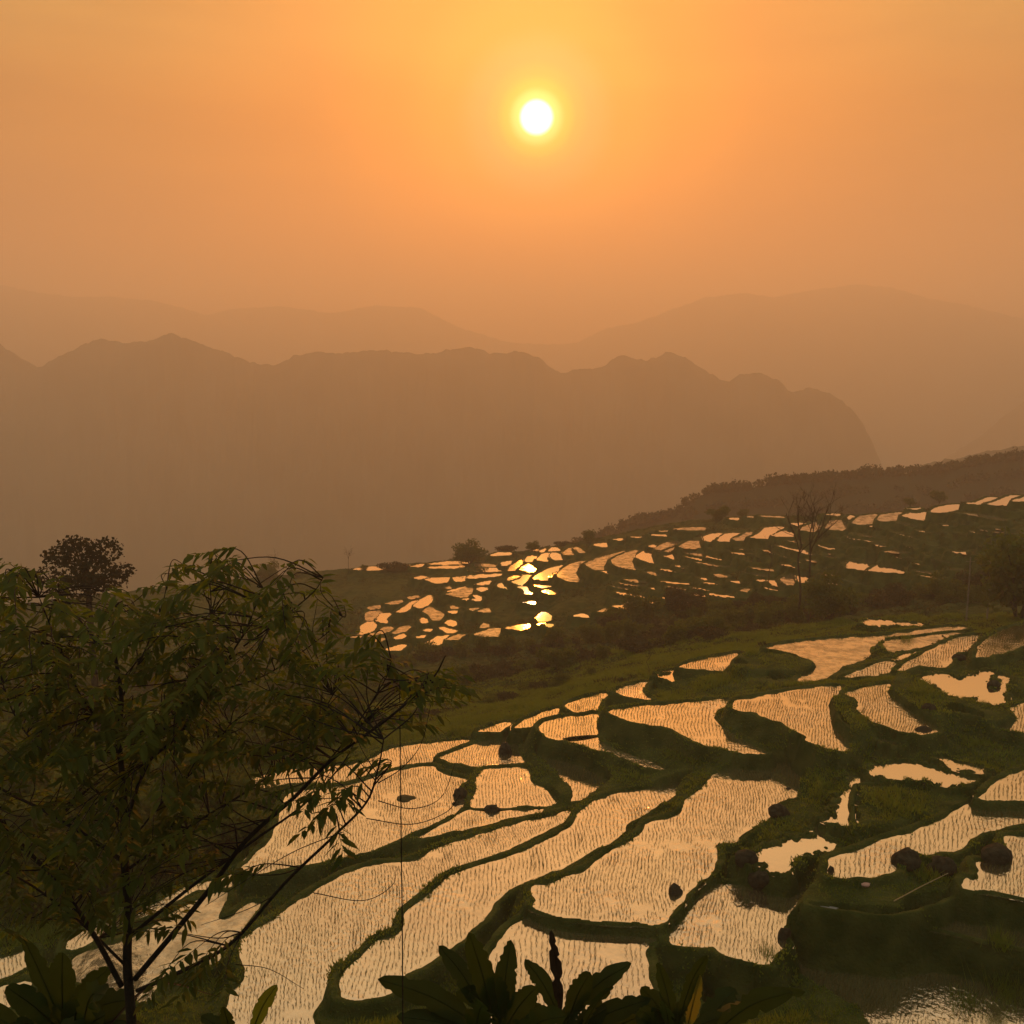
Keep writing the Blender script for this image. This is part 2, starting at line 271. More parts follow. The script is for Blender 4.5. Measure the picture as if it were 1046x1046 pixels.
SP3 += [np.array(p, float) for p in [(0,0,-1.7),(0,3,-3.4),(-4,8,-6.7),(4,8,-6.7),(0,12,-9.7),(-8,14,-11.4),(8,14,-11.2),(0,20,-15.6),(-12,22,-17.4),(12,22,-17),(0,29,-22.6),(-16,30,-24),(16,30,-23.5),
  (-40,60,-29),(-60,90,-36),(-60,30,-25),(60,30,-21.5),(70,60,-21.5),(80,100,-22),(100,150,-21),(-120,160,-50),(-140,230,-55),(-15,3,-4),(15,3,-4)]]
SP3 = np.array(SP3)
def _phi(d2): return .5*d2*np.log(d2 + 1e-9)
_c = SP3[:, :2]/50
_K = _phi(((_c[:, None]-_c[None])**2).sum(-1)) + .02*np.eye(len(_c)); _Q = np.c_[np.ones(len(_c)), _c]
_w = np.linalg.solve(np.block([[_K, _Q], [_Q.T, np.zeros((3, 3))]]), np.r_[SP3[:, 2], 0, 0, 0])
def lie(x, y):
    x, y = np.asarray(x, float)/50, np.asarray(y, float)/50
    out = _w[-3] + _w[-2]*x + _w[-1]*y
    for (cx, cy_), w in zip(_c, _w[:-3]): out = out + w*_phi((x-cx)**2 + (y-cy_)**2)
    return out
def on_lie(px, py):
    d = ray(np.float64(px), np.float64(py)); t = np.arange(20, 260, .25)
    P = d[None]*t[:, None]; below = P[:, 2] < lie(P[:, 0], P[:, 1])
    i = int(np.argmax(below)) if below.any() else len(t)-1
    return P[i]
def rounded(P, n, soft=.55):
    Q = np.vstack([P[-1:], P, P[:2]]); out = []
    for i in range(1, len(P)+1):
        a, b, c, d = Q[i-1], Q[i], Q[i+1], Q[i+2]; t = np.linspace(0, 1, n, endpoint=False)[:, None]
        s = .5*(2*b + (c-a)*t + (2*a-5*b+4*c-d)*t**2 + (3*b-a-3*c+d)*t**3); l = b + (c-b)*t
        out.append(soft*s + (1-soft)*l)
    return np.vstack(out)
def grow(P, d):
    t = np.roll(P, -1, 0) - np.roll(P, 1, 0); t /= np.linalg.norm(t, axis=1)[:, None] + 1e-9
    area = .5*np.sum(P[:, 0]*np.roll(P[:, 1], -1) - np.roll(P[:, 0], -1)*P[:, 1])
    Q = P + d*np.sign(area)*np.c_[t[:, 1], -t[:, 0]]
    e = np.roll(P, -1, 0) - P; f = np.clip((((Q[:, None]-P[None])*e[None]).sum(-1))/((e*e).sum(-1)[None]+1e-12), 0, 1)
    dm = np.sqrt((((P[None] + f[..., None]*e[None]) - Q[:, None])**2).sum(-1).min(1))
    k = dm > .85*abs(d); return Q[k] if k.sum() > 3 else P      # points folded over in tight corners are dropped
PADDIES = []                                              # (plan outline, level, kind)
for t, z, k, s in NEAR:
    P = rounded(pts(t, s), 4); PADDIES.append((grow(on_z(P[:, 0], P[:, 1], z)[:, :2], .28 if k in 'rd' else .3 if k == 'p' else 0), z, k))
for t, blk in FAR.items():
    for s in blk.split('|'):
        P = pts(t, s); c = P.mean(0); z = on_lie(*c)[2] + .1
        P = rounded(P, 4, .3); Q = grow(on_z(P[:, 0], P[:, 1], z)[:, :2], .48); PADDIES.append((Q + rng.normal(0, .06, Q.shape), z, 'f'))

rs_ = np.random.default_rng(11); AP = np.concatenate([pts(t, s) for t, b_ in FAR.items() for s in b_.split('|')]); made = 0
for q in range(4000):                                     # thin wet strips along the contours of the far slope
    if made >= 85: break
    x0 = rs_.uniform(625, 1010); lo = np.interp(x0, [620,700,760,840,900,1040], [590,568,556,545,537,518]); hi = np.interp(x0, [620,760,860,1040], [618,604,594,580])
    y0 = rs_.uniform(lo, hi); ln = rs_.uniform(14, 46); sl = rs_.uniform(.13, .22); th_ = rs_.uniform(1.1, 2.1)
    xs_ = np.linspace(0, ln, 5); yc = y0 + sl*xs_ - .0012*xs_**2
    C_ = np.c_[x0+xs_, yc]
    if np.min(np.abs(AP[None]-C_[:, None])@np.array([.25, 1.])) < 3.5: continue
    tk = th_*np.array([.15, .8, 1, .8, .15])*.5
    P = np.vstack([np.c_[x0+xs_, yc-tk], np.c_[x0+xs_, yc+tk][::-1]]); AP = np.vstack([AP, C_]); z = on_lie(*C_[2])[2] + .1
    PADDIES.append((grow(on_z(P[:, 0], P[:, 1], z)[:, :2], .3), z, 'f')); made += 1

def sdist(X, Y, P):                                       # signed distance to an outline, negative inside
    d2 = np.full(X.shape, 1e18); ins = np.zeros(X.shape, bool)
    for (ax, ay), (bx, by) in zip(P, np.roll(P, -1, 0)):
        ex, ey = bx-ax, by-ay; L2 = ex*ex+ey*ey+1e-12
        t = np.clip(((X-ax)*ex+(Y-ay)*ey)/L2, 0, 1)
        d2 = np.minimum(d2, (X-ax-t*ex)**2 + (Y-ay-t*ey)**2)
        if ay != by: ins ^= ((ay > Y) != (by > Y)) & (X < (bx-ax)*(Y-ay)/(by-ay) + ax)
    return np.where(ins, -1, 1)*np.sqrt(d2)

# terrain sheet in rings round the viewpoint's foot: fine where the terraces are, coarse towards the horizon
az = np.r_[np.linspace(-75, -31, 40, endpoint=False), np.linspace(-31, 31, 1000), np.linspace(31, 75, 41)[1:]]
az = np.radians(az)
rr = np.r_[.5, np.geomspace(1.5, 33, 46, endpoint=False), np.exp(np.arange(math.log(33), math.log(112), .0022)), np.exp(np.arange(math.log(112), math.log(245), .0036)), np.geomspace(245.5, 4000, 70)]
RRg, AZg = np.meshgrid(rr, az, indexing='ij')
GX, GY = RRg*np.sin(AZg), RRg*np.cos(AZg)
near = RRg < 246
GZ = np.zeros(GX.shape)
GZ[near] = lie(GX[near], GY[near])
pxs = 523 + FPX*np.tan(np.clip(AZg, -1.2, 1.2))*1.0
crest = np.interp(pxs, [-400,0,400,560,680,760,850,930,1000,1046,1500], [222,224,228,232,222,208,198,184,182,180,185])
lie_c = np.where(near, GZ, 0)
ic = np.argmin(np.abs(rr[:, None]-crest[0][None]), 0); zc = lie_c[ic, np.arange(len(az))]
over = np.maximum(RRg-crest, 0)
drop = -392 + 20*fbm(GX/180, GY/180)
GZ = np.where(RRg > crest, np.maximum(zc[None] - .36*over - .0007*over**1.6, drop), GZ)
zz = GZ + (fbm(GX*.05, GY*.05, 3)-.5)*3; q = zz/1.3; st = (np.floor(q) + sstep(.55, 1, q-np.floor(q)))*1.3 - (zz-GZ)
GZ = np.where((RRg > 95) & (RRg < crest), GZ + (st-GZ)*sstep(95, 110, RRg), GZ)      # old dry terrace steps on the far slopes
GZ -= np.where((RRg > 30) & (RRg < 235), .5, 0) * sstep(30, 36, RRg)
GZ += (fbm(GX*.35, GY*.35)-.5)*.7*sstep(20, 60, RRg)*(RRg < 245) + (fbm(GX*1.7, GY*1.7, 3)-.5)*.2*(RRg < 130)
W = (fbm(GX*1.1, GY*1.1, 3)-.5); W2 = (fbm(GX*2.6+9, GY*2.6, 3)-.5)
forced = np.full(GX.shape, -1e9); LAND = np.ones(GX.shape, bool)
flatX, flatY = GX, GY
for P, z, k in PADDIES:
    far = k == 'f'; mg = 4.5 if not far else 5
    x0, y0 = P.min(0)-mg; x1, y1 = P.max(0)+mg
    m = (GX > x0) & (GX < x1) & (GY > y0) & (GY < y1)
    if not m.any(): continue
    s = sdist(GX[m], GY[m], P); w = W[m]
    s = s + w*(.3 if not far else .25)
    if k == 'p': s = s + W2[m]*1.1
    if k == 'l':
        bund = z + .25*w - 1.3*np.maximum(s-.2, 0)
        GZ[m] = np.maximum(GZ[m], bund); continue
    h = .13 if not far else .10
    b0, b1 = (.10, .30) if not far else (.1, .6)
    bund = z + (h + .2*w)*sstep(-.2, b0, s) - 2.4*np.maximum(s-b1, 0)
    GZ[m] = np.maximum(GZ[m], np.where(s > -.2, bund, -1e9))
    f = forced[m]; ins = s < 0
    f = np.where(ins, np.maximum(f, z - .14 + (.14+h*.5)*sstep(-.25, 0, s)), f); forced[m] = f
    l = LAND[m]; l[s < -.05] = False; LAND[m] = l
GZ = np.where(forced > -1e8, forced, GZ)
for P, z, k in PADDIES:                                   # banks of the higher fields stand in the lower ones
    far = k == 'f'; x0, y0 = P.min(0)-3; x1, y1 = P.max(0)+3
    m = (GX > x0) & (GX < x1) & (GY > y0) & (GY < y1) & (forced > -1e8) & (forced < z-.25)
    if not m.any(): continue
    s = sdist(GX[m], GY[m], P) + W[m]*.3
    GZ[m] = np.maximum(GZ[m], np.where(s > -.1, z + (.0 if k == 'l' else .12) - 3.2*np.maximum(s-.15, 0), -1e9))

def gz(x, y):                                             # ground height anywhere
    r, a = math.hypot(x, y), math.atan2(x, y)
    i = int(np.clip(np.searchsorted(rr, r)-1, 0, len(rr)-2)); j = int(np.clip(np.searchsorted(az, a)-1, 0, len(az)-2))
    u, v = np.clip((r-rr[i])/(rr[i+1]-rr[i]), 0, 1), np.clip((a-az[j])/(az[j+1]-az[j]), 0, 1)
    return float((GZ[i,j]*(1-u)+GZ[i+1,j]*u)*(1-v) + (GZ[i,j+1]*(1-u)+GZ[i+1,j+1]*u)*v)
def hit(px, py, r0=34):                                   # where a sight line meets the ground
    d = ray(np.float64(px), np.float64(py))
    for t in np.arange(r0, 260, .1):
        if d[2]*t < gz(d[0]*t, d[1]*t): return d*t
    return d*240

M_ground = mat('grassy earth', (.016,.034,.004), .95, (.056,.070,.016), .7, .1, bump=1.0, bscale=7)
nr, na = GX.shape
I = (np.arange(nr-1)[:, None]*na + np.arange(na-1)[None]).ravel()
terr = mesh('terrain', np.stack([GX, GY, GZ], -1), np.stack([I, I+1, I+na+1, I+na], -1), M_ground, smooth=True)
tag(terr, kind='structure')

# ------------------------------------------------------------------ water
def water_mat(name, rough, ripple, mud, low, high, floor=.12, scale=3.2, weed=0.):
    m = bpy.data.materials.new(name); m.use_nodes = True; t = m.node_tree; t.nodes.clear()
    n = t.nodes.new; l = t.links.new
    geo = n('ShaderNodeNewGeometry')
    mp = n('ShaderNodeMapping'); l(geo.outputs['Position'], mp.inputs[0]); mp.inputs['Scale'].default_value = (1.3, .8, 1)
    a = n('ShaderNodeTexNoise'); a.inputs['Scale'].default_value = scale; a.inputs['Detail'].default_value = 4; l(mp.outputs[0], a.inputs['Vector'])
    pz = n('ShaderNodeTexNoise'); pz.inputs['Scale'].default_value = .16; pz.inputs['Detail'].default_value = 3; l(geo.outputs['Position'], pz.inputs['Vector'])
    pr = n('ShaderNodeValToRGB'); l(pz.outputs[0], pr.inputs[0]); pr.color_ramp.elements[0].position = .5; pr.color_ramp.elements[1].position = .68
    pr.color_ramp.elements[0].color = (floor,)*3 + (1,)
    st = n('ShaderNodeMath'); st.operation = 'MULTIPLY'; l(pr.outputs[0], st.inputs[0]); st.inputs[1].default_value = ripple
    bp = n('ShaderNodeBump'); bp.inputs['Distance'].default_value = .06; l(a.outputs[0], bp.inputs['Height']); l(st.outputs[0], bp.inputs['Strength'])
    gl = n('ShaderNodeBsdfGlossy'); gl.inputs['Roughness'].default_value = rough; gl.inputs['Color'].default_value = (.97,.97,.95,1); l(bp.outputs[0], gl.inputs['Normal'])
    df = n('ShaderNodeBsdfDiffuse'); df.inputs[0].default_value = (*mud, 1)
    lw = n('ShaderNodeLayerWeight'); lw.inputs[0].default_value = .5
    mr = n('ShaderNodeMapRange'); l(lw.outputs['Facing'], mr.inputs[0]); mr.inputs[1].default_value = .35; mr.inputs[2].default_value = .9; mr.inputs[3].default_value = low; mr.inputs[4].default_value = high
    wz = n('ShaderNodeTexNoise'); wz.inputs['Scale'].default_value = .9; wz.inputs['Detail'].default_value = 7; wz.inputs['Roughness'].default_value = .7; l(geo.outputs['Position'], wz.inputs['Vector'])
    wr = n('ShaderNodeMapRange'); l(wz.outputs[0], wr.inputs[0]); wr.inputs[1].default_value = .42; wr.inputs[2].default_value = .62; wr.inputs[3].default_value = 1; wr.inputs[4].default_value = 1-weed
    wm = n('ShaderNodeMath'); wm.operation = 'MULTIPLY'; l(mr.outputs[0], wm.inputs[0]); l(wr.outputs[0], wm.inputs[1])      # patches of weed and mud breaking the surface
    mx = n('ShaderNodeMixShader'); l(wm.outputs[0], mx.inputs[0]); l(df.outputs[0], mx.inputs[1]); l(gl.outputs[0], mx.inputs[2])
    o = n('ShaderNodeOutputMaterial'); l(mx.outputs[0], o.inputs[0]); return m
M_water = {'r': water_mat('paddy water', .04, 1.3, (.18,.14,.07), .74, .97, .10, 3.2, .12), 'p': water_mat('still pond water', .03, .10, (.14,.10,.05), .72, .96),
           'd': water_mat('weedy water', .08, 1.0, (.10,.085,.04), .60, .88, .75, 1.3, .5), 'g': water_mat('distant muddy water', .08, .3, (.12,.095,.05), .45, .72, .5, 2, .6), 'f': water_mat('distant paddy water', .03, .05, (.14,.10,.05), .70, .95)}
for P, z, k in PADDIES:
    if k == 'l': continue
    if k == 'f' and rng.random() < .33: k = 'g'
    Q = grow(P, .22)
    ar = .5*np.sum(Q[:, 0]*np.roll(Q[:, 1], -1) - np.roll(Q[:, 0], -1)*Q[:, 1])
    if ar < 0: Q = Q[::-1]
    w = mesh('paddy_water', np.c_[Q, np.full(len(Q), z)], np.arange(len(Q))[None], M_water[k]); tag(w, kind='structure')

# ------------------------------------------------------------------ rice seedlings in rows and grass on the banks
def blades(B, H, Wd, lean, k):
    """k leaning one-triangle blades at each base point"""
    n = len(B); B = np.repeat(B, k, 0); H = np.repeat(H, k); Wd = np.repeat(Wd, k)
    a = rng.random(n*k)*2*np.pi; l = lean*(.3+rng.random(n*k)); H = H*(.6+.5*rng.random(n*k))
    c, s_ = np.cos(a), np.sin(a); b = rng.random(n*k)*2*np.pi
    side = np.c_[np.cos(b), np.sin(b), np.zeros(n*k)]*Wd[:, None]*.5
    off = np.c_[c, s_, np.zeros(n*k)]*(Wd*.6)[:, None]
    tip = B + off + np.c_[c*l*H, s_*l*H, H]
    return np.stack([B+off-side, B+off+side, tip], 1).reshape(-1, 3), np.arange(3*n*k).reshape(-1, 3)
sb = []
for P, z, k in PADDIES:
    if k != 'r': continue
    c = P.mean(0); th = math.atan2(c[0], c[1]) + random.uniform(-.035, .035)
    fw, sd = np.array([math.sin(th), math.cos(th)]), np.array([math.cos(th), -math.sin(th)])
    q = P - c; u0, u1 = (q@sd).min(), (q@sd).max(); v0, v1 = (q@fw).min(), (q@fw).max()
    U, Vv = np.meshgrid(np.arange(u0, u1, .18*(gap_ := random.uniform(.88, 1.28))), np.arange(v0, v1, .11))
    U = U + .16*(fbm(U*.25+c[0], Vv*.35+c[1], 2)-.5)*4 + rng.normal(0, .022, U.shape); Vv = Vv + rng.normal(0, .03, U.shape)
    X = c[0] + U*sd[0] + Vv*fw[0]; Y = c[1] + U*sd[1] + Vv*fw[1]
    s = sdist(X, Y, P)
    keep = (s < -.3) & (rng.random(X.shape) < .86) & ((.6*noise(X*.45+40, Y*.45) + .4*noise(X*1.7, Y*1.7+9) > .2+.08*rng.random(X.shape))) & (np.hypot(X, Y) < 112)
    if k == 'd': keep &= rng.random(X.shape) < .5
    sb.append(np.c_[X[keep], Y[keep], np.full(keep.sum(), z-.03)])
sb = np.concatenate(sb)
M_rice = mat('rice shoots', (.036,.044,.009), .7, (.055,.052,.014), 3, .2, .35, (.16,.15,.03))
V, F = blades(sb, rng.uniform(.12, .20, len(sb))*(1+.6*(noise(sb[:,0]*.8, sb[:,1]*.8) > .86)), rng.uniform(.016, .028, len(sb)), .28, 3)
tag(mesh('rice_seedlings', V, F, M_rice), kind='stuff', label='rows of young rice shoots standing in the flooded paddies', cat='rice')
cell = np.gradient(rr)[:, None]*RRg*np.gradient(az)[None]
vis = (RRg > 30) & (RRg < 118) & LAND & (np.abs(AZg) < R(34))
prob = np.where(vis, cell, 0).ravel(); total = prob.sum()
ids = rng.choice(prob.size, 270000, p=prob/total)
jx = rng.normal(0, .06, len(ids)); jy = rng.normal(0, .06, len(ids))
gp = np.c_[GX.ravel()[ids]+jx, GY.ravel()[ids]+jy, GZ.ravel()[ids]-.03]
gap = np.full(len(gp), 9.)
for P, z, k in PADDIES:
    if k in 'fl': continue
    x0, y0 = P.min(0)-2; x1, y1 = P.max(0)+2
    m = (gp[:, 0] > x0) & (gp[:, 0] < x1) & (gp[:, 1] > y0) & (gp[:, 1] < y1)
    if m.any(): gap[m] = np.minimum(gap[m], sdist(gp[m, 0], gp[m, 1], P))
tall = fbm(gp[:, 0]*.5, gp[:, 1]*.5, 3)
opn = .5 + 1.1*sstep(.3, 1.6, gap)
M_grass = mat('bank grass', (.024,.050,.005), .8, (.10,.135,.02), .8, .1, .45, (.27,.36,.035))
V, F = blades(gp, (.07+.6*np.clip(tall-.38, 0, 1)+.10*rng.random(len(gp)))*opn, rng.uniform(.02, .05, len(gp))*(1+1.5*(tall > .58)), .7, 3)
tag(mesh('grass', V, F, M_grass), kind='stuff', label='short grass growing over the terrace banks and bunds', cat='grass')

# coarse scrub on the far slopes
LE = LAND.copy()
for d in (1, 2, 3, 4): LE &= np.roll(LAND, d, 0) & np.roll(LAND, -d, 0)
vis = (RRg > 84) & (RRg < crest+3) & LE & (np.abs(AZg) < R(33))
prob = np.where(vis, cell/np.maximum(RRg, 1), 0).ravel()
ids = rng.choice(prob.size, 60000, p=prob/prob.sum())
sp = np.c_[GX.ravel()[ids]+rng.normal(0, .2, len(ids)), GY.ravel()[ids]+rng.normal(0, .2, len(ids)), GZ.ravel()[ids]]
t2 = fbm(sp[:, 0]*.12, sp[:, 1]*.12, 3); kp = t2 > .36; sp = sp[kp]; t2 = t2[kp]
M_scrub = mat('dry scrub', (.024,.034,.008), .85, (.056,.050,.020), .25, .1, .3, (.08,.08,.015))
V, F = blades(sp, .12+.8*np.clip(t2-.46, 0, 1), rng.uniform(.12, .3, len(sp)), .8, 3)
tag(mesh('scrub', V, F, M_scrub), kind='stuff', label='low scrub covering the far slopes between the terraces', cat='scrub')
HAZE = .00078
# ------------------------------------------------------------------ mountains and the wooded hill beyond the valley
M_mount = mat('mountain scrub', (.030,.040,.024), .95, (.085,.085,.060), .012, .05)
def ridge(name, crest_pts, D, front, back, zb, rough, m, wob=.04, step=2.5, skirt=0):
    c = np.array(crest_pts, float); px = np.arange(c[0, 0], c[-1, 0]+.1, step)
    py = np.interp(px, c[:, 0], c[:, 1])
    k = np.exp(-np.linspace(-2, 2, 7)**2); py = np.convolve(np.pad(py, 3, 'edge'), k/k.sum(), 'valid')
    dd = D*(1 + wob*(fbm(px/90+D, px*0+3, 3)-.5)*2)
    d = ray(px, py); C = d*(dd/d[:, 1])[:, None]
    C[:, 2] += rough*(fbm(px/5, px*0+D, 4)-.5)*1.3
    tt = np.r_[-1, -.93, np.linspace(-.86, 0, 24), .15, .4, .7, 1]
    V = []
    for t in tt:
        run = front if t < 0 else back; a = abs(t)
        y = C[:, 1] + t*run*(1 + .25*(fbm(px/40+9, px*0+D, 3)-.5)*(t < 0))
        x = C[:, 0]*(y/C[:, 1] if t < 0 else 1)
        h = (1-a)**1.25 if t < 0 else 1-a**1.3
        n = (fbm(px/22+3+t*1.2, px*0+t*6+D, 5)-.5)*2.6*(min(a*3, 1))*(1-a)
        V.append(np.stack([x, y, zb + (C[:, 2]-zb)*np.clip(h + .16*n, 0, 1)], -1))
    V = np.array(V); n1, n2 = V.shape[:2]
    I = (np.arange(n1-1)[:, None]*n2 + np.arange(n2-1)[None]).ravel()
    o = mesh(name, V, np.stack([I, I+1, I+n2+1, I+n2], -1), m, smooth=False); tag(o, kind='structure'); return V
FRONT = [(-420,330),(-300,345),(-200,322),(-100,335),(-40,330),(0,352),(20,365),(38,376),(60,364),(85,352),(103,346),(125,350),(150,349),(174,340),(200,350),(230,360),(262,372),(282,373),(300,364),(325,358),(350,361),(385,358),(410,359),(430,362),(455,358),(480,355),(505,362),(530,358),(550,365),(572,381),(590,377),(610,377),(635,362),(660,369),(682,359),(705,368),(725,381),(742,391),(755,382),(775,380),(795,388),(808,401),(828,396),(848,401),(866,414),(880,430),(890,450),(900,475),(914,500),(935,530),(960,570)]
BACK = [(-420,300),(-200,285),(-80,296),(0,291),(40,299),(75,303),(110,303),(150,306),(190,315),(210,322),(240,315),(290,313),(340,320),(380,312),(430,314),(470,335),(520,350),(560,352),(590,350),(620,335),(650,330),(690,315),(720,304),(760,299),(790,304),(830,296),(870,291),(910,293),(950,305),(990,312),(1046,326),(1150,310),(1300,330),(1450,320)]
ridge('mountains', FRONT, 1750, 480, 500, -395, 6, M_mount, .05)
ridge('mountains', BACK, 3850, 900, 500, -395, 7, M_mount, .04)
ridge('hills', [(900,520),(930,485),(960,470),(975,462),(1000,447),(1020,430),(1046,410),(1120,380),(1250,390),(1450,380)], 2300, 300, 300, -395, 5, M_mount, .02)
ridge('hills', [(860,500),(930,478),(960,471),(1000,463),(1046,455),(1150,440),(1300,450),(1450,440)], 900, 250, 250, -340, 4, M_mount, .02)
WOOD = [(520,600),(560,575),(585,560),(604,553),(630,542),(645,535),(690,527),(704,512),(725,502),(760,500),(790,494),(850,489),(900,485),(950,483),(1000,473),(1046,468),(1100,460),(1250,450),(1450,445)]
M_hill = mat('hill soil', (.03,.033,.012), .95)
WV = ridge('wooded_hill', WOOD, 400, 150, 120, -190, 0, M_hill, .03, 4)

M_wood = mat('forest leaves', (.026,.032,.009), .85, (.045,.048,.014), .15, .1, .2, (.06,.07,.012))
def leaf_faces(P, size, up=.35, asp=.6):
    n = len(P); a = rng.normal(0, 1, (n, 3)); a /= np.linalg.norm(a, axis=1)[:, None]
    b = np.cross(a, rng.normal(0, 1, (n, 3))); b /= np.linalg.norm(b, axis=1)[:, None]
    s = size*(.6+.8*rng.random(n))[:, None]
    V = np.stack([P-a*s, P+b*s*asp, P+a*s, P-b*s*asp], 1).reshape(-1, 3)
    return V, np.arange(4*n).reshape(-1, 4)
def crown_points(n, lobes, shell=.55):
    out = []; w = np.array([l[3]*l[4]*l[5] for l in lobes])**.75; w /= w.sum()
    for l, k in zip(lobes, rng.multinomial(n, w)):
        d = rng.normal(0, 1, (k, 3)); d /= np.linalg.norm(d, axis=1)[:, None]
        r = (shell + (1-shell)*rng.random(k))[:, None] * (.78 + .44*fbm(d[:, 0]*2.2+l[0]*3+7, d[:, 2]*2.2+d[:, 1]*1.7+l[1]*3, 3))[:, None]
        out.append(np.array(l[:3]) + d*r*np.array(l[3:6]))
    return np.concatenate(out)
fm = []
rows, cols = WV.shape[:2]
for k in range(2600):
    i = rng.integers(8, 27); j = rng.integers(0, cols-1)
    if k < 420: i = 25
    p = WV[i, j] + (WV[i, j+1]-WV[i, j])*rng.random()
    s = rng.uniform(1.5, 2.9) * (1.35 if rng.random() < .08 else 1)
    lob = [(0,0,s*.7,s,s,s*.8), (rng.normal(0,.5)*s, 0, s*1.2, s*.6, s*.6, s*.5)]
    fm.append(p + crown_points(70, lob, .45) - [0, 0, s*.35])
V, F = leaf_faces(np.concatenate(fm), .62)
tag(mesh('forest', V, F, M_wood), kind='stuff', label='hazy woodland covering the hill behind the far terraces', cat='forest')

# ------------------------------------------------------------------ bushes and trees on the middle ground
M_bark = mat('bark', (.030,.022,.014), .9, (.055,.042,.028), 6, .1, bump=.5, bscale=30)
M_bush = [mat('bush leaves', (.036,.052,.008), .8, (.085,.10,.018), .7, .1, .35, (.16,.20,.022)),
          mat('dull bush leaves', (.034,.030,.012), .85, (.058,.050,.020), .7, .1, .25, (.08,.07,.02))]
def make_bush(name, w, h, n, leaf, m, trunk=.0, seed=0):
    root = bpy.data.objects.new(name, None); COL.objects.link(root)
    lob = []
    for k in range(7):
        a = rng.random()*6.28; r = (.2+.8*rng.random())*.8*w
        s = w*rng.uniform(.35, .6)
        lob.append((math.cos(a)*r, math.sin(a)*r, trunk + (h-trunk)*rng.uniform(.3, .8), s, s, (h-trunk)*rng.uniform(.2, .38)))
    lob.append((0, 0, trunk+(h-trunk)*.4, w*.55, w*.55, (h-trunk)*.4))
    V, F = leaf_faces(crown_points(n, lob, .45), leaf)
    V[:, 2] = np.maximum(V[:, 2], -.15 + .0*V[:, 2])
    mesh('crown', V, F, m, root)
    b = MB()
    for l in lob[:6]:
        b.tube(curve([(0,0,-.5), (l[0]*.15, l[1]*.15, trunk*.6+.1), (l[0]*.6, l[1]*.6, l[2]*.7), l[:3]], 4), np.linspace(.035*w+.02, .01*w, 13), 5)
    b.build('trunk', M_bark, root)
    return root
protos = {'bush': [make_bush('bush', 2.2, 2.4, 1700, .17, M_bush[0]), make_bush('bush', 2.6, 2.0, 1700, .18, M_bush[1]), make_bush('bush', 1.8, 3.0, 1500, .16, M_bush[0])],
          'tree': [make_bush('broadleaf_tree', 3.0, 5.4, 3400, .19, M_bush[0], .5), make_bush('broadleaf_tree', 3.6, 4.8, 3400, .19, M_bush[1], .4)]}
fresh = {id(o) for v in protos.values() for o in v}
def plant(kind, i, p, s, label, cat, group=None, sz=None, sink=.15):
    o = protos[kind][i % len(protos[kind])]; p = (p[0], p[1], p[2]-sink)
    if id(o) in fresh:
        fresh.discard(id(o)); o.location = [float(v) for v in p]; o.scale = (s, s, sz or s); o.rotation_euler = (0, 0, rng.random()*6.28)
        tag(o, label, cat, group); return o
    c = copy_tree(o, p, rng.random()*6.28, s, sz, label)
    if group: c['group'] = group
    elif 'group' in c.keys(): del c['group']
    c['category'] = cat; return c
yn = lambda x: np.interp(x, [330,480,560,640,700,800,900,1046], [770,742,714,686,668,644,628,620])
yf = lambda x: np.interp(x, [330,370,480,560,700,850,1046], [690,676,660,655,640,626,610])
GB = ('dark olive bush in the shaded gully between the near and far terraces', 'bush', 'bushes in the gully between the terraces')
k = 0
for x in np.arange(345, 1050, 11):
    for t in ((.1, .45, .8) if x < 560 else (.12, .5, .85)):
        px = x + rng.uniform(-6, 6); a, b = yf(px), yn(px); py = a + (b-a)*t + rng.uniform(-3, 3)
        if py > b-7: continue
        if 575 < px < 700 and rng.random() < .35: continue
        p = hit(px, py, 80); plant('bush', rng.integers(0, 3), p, rng.uniform(.5, 1.1)*(1 if t < .7 else .6), *GB, sink=.3); k += 1
for x in np.linspace(600, 1040, 26):                       # scrub creeping up the foot of the far slope
    px = x + rng.uniform(-8, 8); py = yf(px) - rng.uniform(2, 14)
    p = hit(px, py, 90); plant('bush', 1 if rng.random() < .6 else 0, p, rng.uniform(.5, .95), 'dull brown bush growing up the foot of the far terraced slope', 'bush', 'bushes at the foot of the far terraces')
GT = [(652,634,.95,'dark dome-shaped tree at the gully edge below the curved terraces'),(694,628,1.0,'tall dull tree standing over the gully right of the domed one'),
      (846,632,1.05,'dense dark tree right beside the pair of bare trees'),(915,618,.7,'low spreading tree below the two bright far paddies'),(1040,632,1.7,'large dark tree at the right edge behind the upper paddies'),
      (1000,606,.75,'dark tree standing between and behind the two thin posts'),(962,612,.7,'small tree left of the two thin posts'),(775,630,.75,'rounded tree left of the bare trees in the gully')]
for i, (px, py, s, lb) in enumerate(GT): plant('tree', i, hit(px, py, 80), s, lb, 'tree', sink=.4)
GL = ('dark green bush on the slope behind the leafy tree', 'bush', 'bushes on the slope behind the leafy tree')
